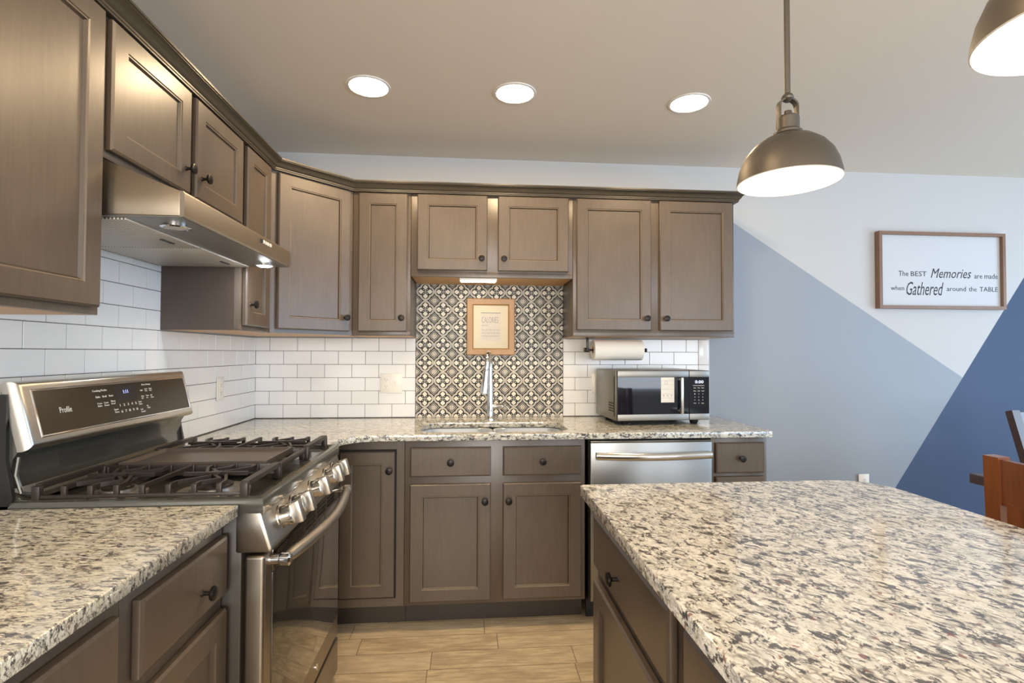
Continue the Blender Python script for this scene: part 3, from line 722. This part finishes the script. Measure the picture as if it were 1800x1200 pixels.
g = MB(); g.box(0.160, 0.655, -1.466, -1.456, 0.929, 0.960, 0.002).box(0.160, 0.655, -1.214, -1.204, 0.929, 0.960, 0.002)
g.box(0.645, 0.660, -1.466, -1.204, 0.945, 0.960, 0.003).box(0.155, 0.166, -1.466, -1.204, 0.945, 0.960, 0.003)
for yy in (-1.461, -1.209):
    for xx_ in (0.165, 0.645): g.box(xx_-0.009, xx_+0.009, yy-0.007, yy+0.007, 0.917, 0.958, 0.002)
g.build('grate', M_iron, t)
g = MB(); g.rings(-1.452, -1.218, 0.190, 0.615, [(0.0, -0.946), (0, -0.966), (0.006, -0.966), (0.014, -0.957), (0.02, -0.957)], Fr((0,0,0), (0,1,0), (0,0,-1), (1,0,0)))
g.build('griddle', M_griddle, t)['label'] = 'flat reddish brown griddle plate in the middle'

# ------------------------------------------------------------------ range hood
t = thing('range_hood', (0.25, -1.32, 1.64), 'slim stainless under-cabinet range hood with one lit lamp', 'range hood')
HN, HF = -1.716, -0.934
Fh = Fr((0,0,0), (0,1,0), (1,0,0))
MB().prism([(0.009, 1.642), (0.009, 1.784), (0.300, 1.784), (0.330, 1.771), (0.492, 1.706), (0.492, 1.642)], HN, HF, Fh, 'bc', 0.0015).build('canopy', M_hoodside, t)
MB().prism([(0.4925, 1.640), (0.4925, 1.7065), (0.500, 1.7045), (0.5035, 1.698), (0.5035, 1.645), (0.500, 1.640)], HN-0.001, HF+0.001, Fh, 'bc').build('front_lip', M_hoodst, t)
MB().box(0.009, 0.496, HN+0.003, HF-0.003, 1.6385, 1.6425).build('underside', M_steelmw, t)
for y0, y1 in ((HN+0.02, -1.328), (-1.322, HF-0.02)):
    f_ = MB().box(0.020, 0.350, y0, y1, 1.6335, 1.6388, 0.001).build('grease_filter', M_filter, t)
    MB().box(0.300, 0.312, (y0+y1)/2+0.05, (y0+y1)/2+0.11, 1.6315, 1.634).build('latch', M_black, f_)
for i, (yy, mt) in enumerate(((-1.612, M_hoodoff), (-0.998, M_hoodlamp))):
    l = MB().lathe([(0.038, 0.0), (0.038, -0.004), (0.030, -0.0065), (0.028, -0.002), (0.028, 0.0)], (0.428, yy, 1.6385), seg=28, cap=False).build('lamp_ring', M_chrome, t)
    MB().lathe([(0.028, 0.0), (0.027, -0.004), (0.020, -0.008), (0, -0.0095)], (0.428, yy, 1.6375), seg=24).build('lamp_lens', mt, l)['label'] = 'unlit lens' if i == 0 else 'lit glowing lens'
for k in range(5): MB().box(0.5030, 0.5065, -1.235+k*0.020, -1.220+k*0.020, 1.678, 1.690, 0.001).build('button', M_white if k else M_black, t)
# ------------------------------------------------------------------ under-cabinet light bar
t = thing('light_bar', (1.275, -0.262, 1.70), 'small lit light bar under the short cabinet above the sink', 'light')
MB().box(1.175, 1.378, -0.294, -0.236, 1.688, 1.7008, 0.002).build('housing', M_white, t)
MB().box(1.182, 1.371, -0.289, -0.241, 1.6835, 1.6885, 0.0015).build('lens', M_bar, t)

# ------------------------------------------------------------------ dishwasher
t = thing('dishwasher', (2.11, -0.33, 0), 'stainless steel dishwasher with a bowed bar handle under the counter', 'dishwasher')
MB().box(1.806, 2.416, -0.612, -0.05, 0.10, 0.874).build('tub', M_black, t)
d = MB().box(1.810, 2.413, -0.645, -0.613, 0.112, 0.866, 0.004).build('door', M_steelx, t)
MB().box(1.812, 2.411, -0.640, -0.614, 0.8662, 0.873, 0.001).build('control_strip', M_slate, d)
pts = [(1.834+0.566*k/16, -0.668-0.036*math.sin(PI*k/16), 0.806) for k in range(17)]
b2 = MB().tube(pts, 0.0115, 14)
for v in b2.bm.verts: v.co.z = 0.806+(v.co.z-0.806)*1.5
h_ = b2.build('handle', M_knobst, d)
MB().box(1.834, 1.850, -0.668, -0.645, 0.791, 0.821, 0.003).box(2.386, 2.402, -0.668, -0.645, 0.791, 0.821, 0.003).build('handle_post', M_steelx, h_)
MB().box(1.808, 2.414, -0.560, -0.545, 0.002, 0.105).build('toe_kick', M_black, t)

# ------------------------------------------------------------------ microwave
t = thing('microwave_oven', (2.006, -0.410, 0.9142), 'stainless and black microwave oven with a white sticker on its door', 'microwave')
t.rotation_euler = (0, 0, 0.06)
WM, HM, DM, zf = 0.520, 0.268, 0.350, 0.022
mb = MB().box(0, WM, 0.012, DM, zf, HM+zf, 0.004); mb.build('case', M_steelmw, t, local=True)
for xx_ in (0.06, WM-0.06):
    for yy in (0.05, DM-0.05): MB().lathe([(0.018, 0.0), (0.022, 0.006), (0.024, 0.023)], (xx_, yy, 0), seg=14).build('foot', M_black, t, local=True)
Fm = Fr((0, 0.012, 0), (1,0,0), (0,-1,0))
dm_ = MB().box(0.002, 0.402, 0.0, 0.022, zf+0.002, HM+zf, 0.002, Fm).build('door', M_black, t, local=True)
MB().box(0.003, 0.401, 0.0215, 0.0235, HM+zf-0.034, HM+zf-0.002, 0.0006, Fm).box(0.003, 0.401, 0.0215, 0.0235, zf+0.004, zf+0.036, 0.0006, Fm).build('steel_trim', M_steelmw, dm_, local=True)
MB().box(0.003, 0.401, 0.0212, 0.0232, zf+0.037, HM+zf-0.035, 0, Fm).build('door_window', M_mwglass, dm_, local=True)
st = MB().box(0.243, 0.318, 0.0233, 0.0237, zf+0.098, HM+zf-0.037, 0, Fm).build('sticker', M_card, dm_, local=True); st['label'] = 'white paper instruction sticker'
mb = MB()
for q in (0.214, 0.192, 0.168, 0.142, 0.122): mb.box(0.248, 0.310, 0.0237, 0.0240, zf+q, zf+q+0.0012, 0, Fm)
for xx_ in (0.258, 0.280, 0.302): mb.lathe([(0.004, 0), (0.004, 0.0003), (0, 0.0003)], Fm(xx_, 0.0237, zf+0.134), (0,-1,0), 10)
mb.lathe([(0.0085, 0), (0.0085, 0.0003), (0.0070, 0.0003), (0.0070, 0)], Fm(0.272, 0.0237, zf+0.204), (0,-1,0), 14, cap=False)
mb.build('sticker_print', M_greyink, st, local=True)
hh = MB().box(0.346, 0.360, 0.040, 0.050, zf+0.038, HM+zf-0.036, 0.003, Fm).box(0.347, 0.359, 0.022, 0.042, zf+0.042, zf+0.058, 0.002, Fm).box(0.347, 0.359, 0.022, 0.042, HM+zf-0.056, HM+zf-0.040, 0.002, Fm)
hh.build('handle', M_steel, dm_, local=True)
cp = MB().box(0.404, WM-0.001, 0.0, 0.022, zf+0.002, HM+zf, 0.002, Fm).build('control_panel', M_black, t, local=True)
MB().box(0.405, WM-0.002, 0.0215, 0.0235, HM+zf-0.034, HM+zf-0.002, 0.0006, Fm).box(0.405, WM-0.002, 0.0215, 0.0235, zf+0.004, zf+0.036, 0.0006, Fm).build('steel_trim', M_steelmw, cp, local=True)
MB().box(0.405, WM-0.002, 0.0212, 0.0230, zf+0.037, HM+zf-0.035, 0, Fm).build('control_glass', M_mwglass, cp, local=True)
text_mesh('0:00', Fm, 0.437, 0.485, zf+0.199, 0.016, 'clock_digits', M_ledw, cp, b=0.0232, local=True)
MB().box(0.425, 0.490, 0.0230, 0.0234, zf+0.186, zf+0.188, 0, Fm).build('key_line', M_print, cp, local=True)
keys = ['Auto', 'Time', 'Power', 'Menu', 'Cook', 'Level', '1', '2', '3', '4', '5', '6', '7', '8', '9', 'Stop', '0', 'Start']
for i, kx in enumerate(keys):
    c_, r_ = i % 3, i//3; a_ = 0.428+c_*0.023
    wd = 0.014 if len(kx) > 1 else 0.004
    text_mesh(kx, Fm, a_+0.007-wd/2, a_+0.007+wd/2, zf+0.172-r_*0.0165, 0.006, 'key_lettering', M_print, cp, b=0.0232, local=True)
mb = MB(); Fs = Fr((0, 0, 0), (0,1,0), (-1,0,0))
for i in range(4):
    for j in range(4): mb.box(0.045+i*0.022, 0.058+i*0.022, -0.0002, 0.0012, zf+0.045+j*0.014, zf+0.052+j*0.014, 0, Fs)
mb.build('vent_slot', M_dark, t, local=True)
MB().frame4(0.030, 0.040, zf+0.02, HM+zf-0.03, 0, [(0, 0), (0, 0.002), (0.002, 0.002), (0.002, 0)], Fs).build('side_seam', M_black, t, local=True)

# ------------------------------------------------------------------ paper towels
t = thing('paper_towel_holder', (1.93, -0.16, 1.385), 'black paper towel holder screwed under the wall cabinet', 'paper towel holder')
MB().box(1.903, 1.913, -0.172, -0.148, 1.306, 1.3858, 0.001).box(1.895, 1.945, -0.175, -0.145, 1.3835, 1.3858).lathe([(0.013, 0), (0.013, 0.028), (0, 0.028)], (1.888, -0.16, 1.314), (1,0,0), 14).build('bracket', M_black, t)
MB().lathe([(0.006, 0), (0.006, 0.335), (0.011, 0.336), (0.011, 0.345), (0, 0.345)], (1.913, -0.16, 1.314), (1,0,0), 12).build('rod', M_black, t)
t = thing('paper_towel_roll', (2.07, -0.16, 1.255), 'white paper towel roll hanging under the wall cabinet above the microwave', 'paper towel')
MB().lathe([(0.0210, 0.0), (0.0560, 0.0), (0.0585, 0.002), (0.0585, 0.285), (0.0560, 0.287), (0.0210, 0.287)], (1.940, -0.16, 1.314), (1,0,0), 48, cap=False).build('paper', M_paper, t)
MB().lathe([(0.0208, 0.001), (0.0208, 0.286), (0.0185, 0.286), (0.0185, 0.001), (0.0208, 0.001)], (1.940, -0.16, 1.314), (1,0,0), 32, cap=False).build('core', Mat('cardboard', srgb(170, 130, 92), 0.9).m, t)

# ------------------------------------------------------------------ outlets
def outlet(F, a, c, label, duplex=(0.0,), switch=(), w=0.070, h=0.115, name='wall_outlet'):
    t = thing(name, F(a, 0.009, c), label, 'outlet'); b0 = 0.0086 if F.O.x < 1 or a < 2.7 else 0.0
    MB().box(a-w/2, a+w/2, b0, b0+0.005, c-h/2, c+h/2, 0.0022, F).build('plate', M_white, t)
    for dx_ in duplex:
        for s in (-1, 1):
            r = MB().lathe([(0.0165, 0), (0.0165, 0.002), (0.015, 0.003), (0, 0.003)], F(a+dx_, b0+0.0045, c+s*0.0195), F.n, 20, (0.85, 1.0) if abs(F.n.x) < 0.5 else (1.0, 0.85)).build('socket', M_white, t)
            mb = MB()
            for q, hh_ in ((-0.0055, 0.0075), (0.0055, 0.006)): mb.box(a+dx_+q-0.001, a+dx_+q+0.001, b0+0.007, b0+0.0078, c+s*0.0195, c+s*0.0195+hh_, 0, F)
            mb.lathe([(0.0022, 0), (0.0022, 0.0009), (0, 0.0009)], F(a+dx_, b0+0.007, c+s*0.0195-0.0065), F.n, 8)
            mb.build('slot', M_dark, r)
    for dx_ in switch:
        MB().box(a+dx_-0.005, a+dx_+0.005, b0+0.004, b0+0.015, c-0.004, c+0.012, 0.002, F).build('toggle', M_white, t)
    mb = MB()
    for dx_ in tuple(duplex)+tuple(switch):
        for s in ((-0.030, 0.030) if dx_ in switch else (0.0,)): mb.lathe([(0.003, 0), (0.003, 0.001), (0, 0.0012)], F(a+dx_, b0+0.0045, c+s), F.n, 8)
    mb.build('screw', M_white, t)
    return t
outlet(FB(0), 0.776, 1.116, 'double wall plate with an outlet and a light switch, left of the patterned tile', (-0.030,), (0.026,), w=0.125)
outlet(FL(0), -0.436, 1.114, 'white wall outlet on the tiled range wall, past the range')
outlet(FB(0), 2.004, 1.115, 'white wall outlet half hidden behind the microwave')
outlet(FB(0), 3.716, 0.482, 'white wall outlet low on the blue-grey wall beyond the island')

# ------------------------------------------------------------------ framed print
t = thing('framed_print', (1.357, -0.009, 1.283), 'honey wood framed CALORIES print on the patterned tile', 'framed print')
Fp = FB(-0.010)
MB().frame4(1.214, 1.500, 1.283, 1.619, 0, [(0, 0), (0, 0.016), (0.004, 0.020), (0.034, 0.018), (0.040, 0.012), (0.040, 0)], Fp).build('frame', M_frame, t)
MB().rings(1.253, 1.461, 1.322, 1.580, [(0, 0.002), (0, 0.006), (0.001, 0.006)], Fp).build('mat_board', M_mat, t)
MB().box(1.298, 1.416, 0.0060, 0.0064, 1.366, 1.532, 0, Fp).build('print', Mat('print_paper', srgb(222, 212, 196), 0.8).m, t)
M_soft = Mat('soft_grey_ink', srgb(168, 160, 158), 0.8).m
text_mesh('CALORIES', Fp, 1.303, 1.402, 1.474, 0.036, 'lettering', M_soft, t, b=0.0064)
text_mesh('(noun)', Fp, 1.303, 1.340, 1.452, 0.014, 'lettering', M_greyink, t, b=0.0064)
for i, ln in enumerate(('TINY CREATURES THAT LIVE IN', 'YOUR CLOSET AND SEW YOUR', 'CLOTHES A LITTLE TIGHTER')):
    text_mesh(ln, Fp, 1.303, 1.412-0.004*i, 1.427-0.018*i, 0.009, 'lettering', M_soft, t, b=0.0064)
MB().box(1.299, 1.415, 0.0060, 0.0070, 1.532, 1.5345, 0, Fp).build('mat_edge', M_ink, t)

# ------------------------------------------------------------------ wall sign
t = thing('wall_sign', (4.25, -0.001, 1.588), 'white wall sign in a brown wood frame reading The BEST Memories are made', 'sign')
Fp = FB(-0.002); sx0, sx1, sz0, sz1 = 3.816, 4.690, 1.586, 2.078
MB().frame4(sx0, sx1, sz0, sz1, 0, [(0, 0), (0, 0.038), (0.020, 0.038), (0.020, 0)], Fp).build('frame', M_signw, t, smooth=False)
MB().box(sx0+0.019, sx1-0.019, 0.002, 0.016, sz0+0.019, sz1-0.019, 0, Fp).build('board', M_signb, t)
ix0, ix1 = sx0+0.02, sx1-0.02; iw = ix1-ix0; izt = sz1-0.02; ih = sz1-sz0-0.04
def sgn(s, f0, f1, base, h, shear=0.0):
    text_mesh(s, Fp, ix0+iw*f0, ix0+iw*f1, izt-ih*base, ih*h, 'lettering', M_ink, t, b=0.016, shear=shear)
sgn('The', .152, .233, .580, .072); sgn('BEST', .253, .383, .580, .070); sgn('Memories', .418, .757, .600, .135, 0.35); sgn('are made', .783, .980, .600, .072)
sgn('when', .087, .197, .782, .062); sgn('Gathered', .215, .523, .850, .190, 0.35); sgn('around', .550, .710, .785, .066); sgn('the', .735, .800, .785, .066); sgn('TABLE', .826, .980, .785, .066)

# ------------------------------------------------------------------ lights
def can_light(x_, y_, label, r=0.082):
    t = thing('recessed_light', (x_, y_, CEIL), label, 'light', 'recessed ceiling lights')
    MB().lathe([(r+0.014, 0.0), (r+0.012, -0.004), (r+0.002, -0.005), (r-0.001, -0.002), (r-0.001, 0.0)], (x_, y_, CEIL-0.0003), seg=40, cap=False).build('trim_ring', M_trim, t)
    MB().lathe([(r-0.002, 0.0), (r-0.004, -0.0015), (0, -0.0015)], (x_, y_, CEIL-0.0006), seg=40).build('lens', M_can, t)
can_light(0.783, -0.803, 'leftmost of the three lit recessed ceiling lights, nearest the range wall')
can_light(1.427, -0.803, 'middle of the three lit recessed ceiling lights')
can_light(2.243, -0.786, 'rightmost of the three lit recessed ceiling lights, nearest the pendant')
can_light(0.95, -2.35, 'lit recessed ceiling light above the aisle beside the near end of the left counter')
can_light(0.95, -4.1, 'lit recessed ceiling light in the kitchen half of the ceiling, nearest the rear window')
can_light(3.0, -4.3, 'lit recessed ceiling light in the dining half of the ceiling')

def pendant(x_, y_, zr, label):
    t = thing('pendant_light', (x_, y_, zr), label, 'light', 'pendant lights over the island')
    R = 0.112; O = (x_, y_, zr)
    outp = [(R, 0.0), (R*0.985, 0.014), (R*0.94, 0.036), (R*0.85, 0.060), (R*0.70, 0.082), (R*0.50, 0.099), (R*0.30, 0.108), (R*0.24, 0.112)]
    inp = [(r-0.002, h-0.0015) for r, h in outp[::-1]]
    MB().lathe(outp + [(R*0.2, 0.112)], O, seg=56, cap=False).build('shade', M_lampmetal, t)
    l = MB().lathe(inp + [(R, 0.0)], O, seg=56, cap=False).build('shade_lining', M_lampin, t); l['label'] = 'bright white inner lining'
    MB().lathe([(0.027, 0.108), (0.031, 0.112), (0.031, 0.117), (0.027, 0.120), (0.025, 0.123), (0.025, 0.150), (0.022, 0.154), (0.010, 0.158), (0.008, 0.168), (0, 0.168)], O, seg=28).build('socket_cup', M_lampmetal, t)
    mb = MB()
    pts = [(x_-0.022, y_-0.004, zr+0.138), (x_-0.022, y_-0.004, zr+0.175)] + [(x_-0.022*math.cos(PI*k/8), y_-0.004, zr+0.175+0.020*math.sin(PI*k/8)) for k in range(1, 8)] + [(x_+0.022, y_-0.004, zr+0.175), (x_+0.022, y_-0.004, zr+0.138)]
    mb.tube(pts, 0, sq=(0.004, 0.004)); 
    b3 = MB()
    for s in (-1, 1): b3.box(x_+s*0.022-0.002, x_+s*0.022+0.002, y_-0.008, y_+0.008, zr+0.135, zr+0.180, 0.001)
    b3.tube([(x_+0.022*math.cos(PI*k/10), y_, zr+0.179+0.018*math.sin(PI*k/10)) for k in range(11)], 0, sq=(0.015, 0.004))
    b3.build('yoke', M_lampmetal, t)
    MB().lathe([(0.006, 0.190), (0.013, 0.196), (0.014, 0.200), (0.011, 0.206), (0.0065, 0.210), (0.0065, CEIL-zr-0.02)], O, seg=16).build('stem', M_lampmetal, t)
    MB().lathe([(0.010, CEIL-zr-0.022), (0.060, CEIL-zr-0.018), (0.062, CEIL-zr-0.001)], O, seg=32).build('canopy', M_lampmetal, t)
    MB().lathe([(0.0, 0.018), (0.018, 0.021), (0.027, 0.036), (0.027, 0.050), (0.016, 0.075), (0.013, 0.095), (0, 0.096)], O, seg=20).build('bulb', M_bulb, t)
pendant(1.972, -1.940, 1.700, 'dark pewter dome pendant light hanging over the far end of the island')
pendant(1.985, -2.520, 1.700, 'dome pendant light cropped by the upper right corner, nearest the camera')

# ------------------------------------------------------------------ dining table and chairs
t = thing('dining_table', (4.2, -1.75, 0), 'dark brown dining table partly hidden behind the near chair', 'table')
MB().box(3.485, 4.75, -2.55, -0.920, 0.715, 0.760, 0.006).build('tabletop', M_chaird, t)
MB().box(3.62, 4.66, -2.46, -1.02, 0.63, 0.714, 0.004).build('apron', M_chaird, t)
for xx_ in (3.66, 4.62):
    for yy in (-2.42, -1.06): MB().box(xx_-0.04, xx_+0.04, yy-0.04, yy+0.04, 0.0, 0.63, 0.006).build('leg', M_chaird, t)
def chair(name, loc, rz, label, mat, ztop, lean, w=0.46, rail=0.13, cushion=False, rail_mat=None):
    """local: faces +y, back at y=0"""
    t = thing(name, loc, label, 'chair', None); t.rotation_euler = (0, 0, rz)
    for s in (-1, 1):
        x0 = s*(w/2-0.021)
        MB().tube([(x0, -0.05, 0.0), (x0, 0.0, 0.30), (x0, 0.0, 0.46), (x0, -lean*0.4, 0.46+(ztop-0.46)*0.5), (x0, -lean, ztop)], 0, sq=(0.042, 0.036)).build('back_post', mat, t, local=True)
        MB().box(x0-0.02, x0+0.02, 0.39, 0.43, 0, 0.445, 0.003).build('front_leg', mat, t, local=True)
    def strip(z0, z1, th=0.022, name_='top_rail', m_=None):
        b = bmesh.new(); R = []
        for k in range(9):
            s = -1+2*k/8; xx_ = s*(w/2-0.042); bow = -0.016*(1-s*s)
            R.append([b.verts.new((xx_, -lean*(z-0.46)/(ztop-0.46)+bow+q, z)) for z, q in ((z0, -th/2), (z1, -th/2), (z1, th/2), (z0, th/2))])
        for p, q in zip(R, R[1:]):
            for k in range(4): b.faces.new((p[k], p[(k+1)%4], q[(k+1)%4], q[k]))
        b.faces.new(R[0]); b.faces.new(R[-1][::-1]); bmesh.ops.recalc_face_normals(b, faces=b.faces)
        mb = MB(); mb._merge(b); return mb.build(name_, m_ or mat, t, local=True)
    strip(ztop-rail, ztop-0.006, m_=rail_mat)
    strip(0.56, 0.60, name_='lower_rail')
    mb = MB()
    for k in range(3):
        xx_ = (k-1)*0.125
        z0, z1 = 0.59, ztop-rail+0.01
        y0, y1 = -lean*(z0-0.46)/(ztop-0.46)-0.012, -lean*(z1-0.46)/(ztop-0.46)-0.012
        b = bmesh.new(); vs = [b.verts.new((xx_+a*0.045, y+q, z)) for z, y in ((z0, y0), (z1, y1)) for a, q in ((-1,-.006),(1,-.006),(1,.006),(-1,.006))]
        for f in ((0,1,2,3),(4,5,6,7),(0,1,5,4),(1,2,6,5),(2,3,7,6),(3,0,4,7)): b.faces.new([vs[i] for i in f])
        bmesh.ops.recalc_face_normals(b, faces=b.faces); m2 = MB(); m2._merge(b); m2.build('splat', mat, t, local=True)
    MB().box(-w/2+0.006, w/2-0.006, 0.022, 0.435, 0.445, 0.475, 0.008).build('seat', mat, t, local=True)
    if cushion:
        b = bmesh.new(); bmesh.ops.create_cube(b, size=1.0)
        bmesh.ops.subdivide_edges(b, edges=b.edges[:], cuts=5, use_grid_fill=True)
        for v in b.verts:
            x_, y_, z_ = v.co; k = max(0, 1-(2*x_)**4)*max(0, 1-(2*z_)**4)
            v.co = (x_*(w-0.075), 0.055+y_*(0.03+0.07*k), 0.655+z_*0.32)
            v.co.y += -lean*(v.co.z-0.46)/(ztop-0.46)
        mb = MB(); mb._merge(b)
        c = mb.build('back_cushion', M_cloth, t, local=True); c['label'] = 'cream fabric back cushion'
    return t
chair('dining_chair', (2.700, -1.975, 0), -PI/2, 'orange-brown cherry wood dining chair between the island and the table', M_chair, 1.015, 0.015, w=0.46)
chair('dining_chair', (4.19, -0.81, 0), PI, 'dark wood dining chair with a cream cushion at the far right edge', M_chaird, 1.01, 0.13, w=0.46, rail=0.085, cushion=True)
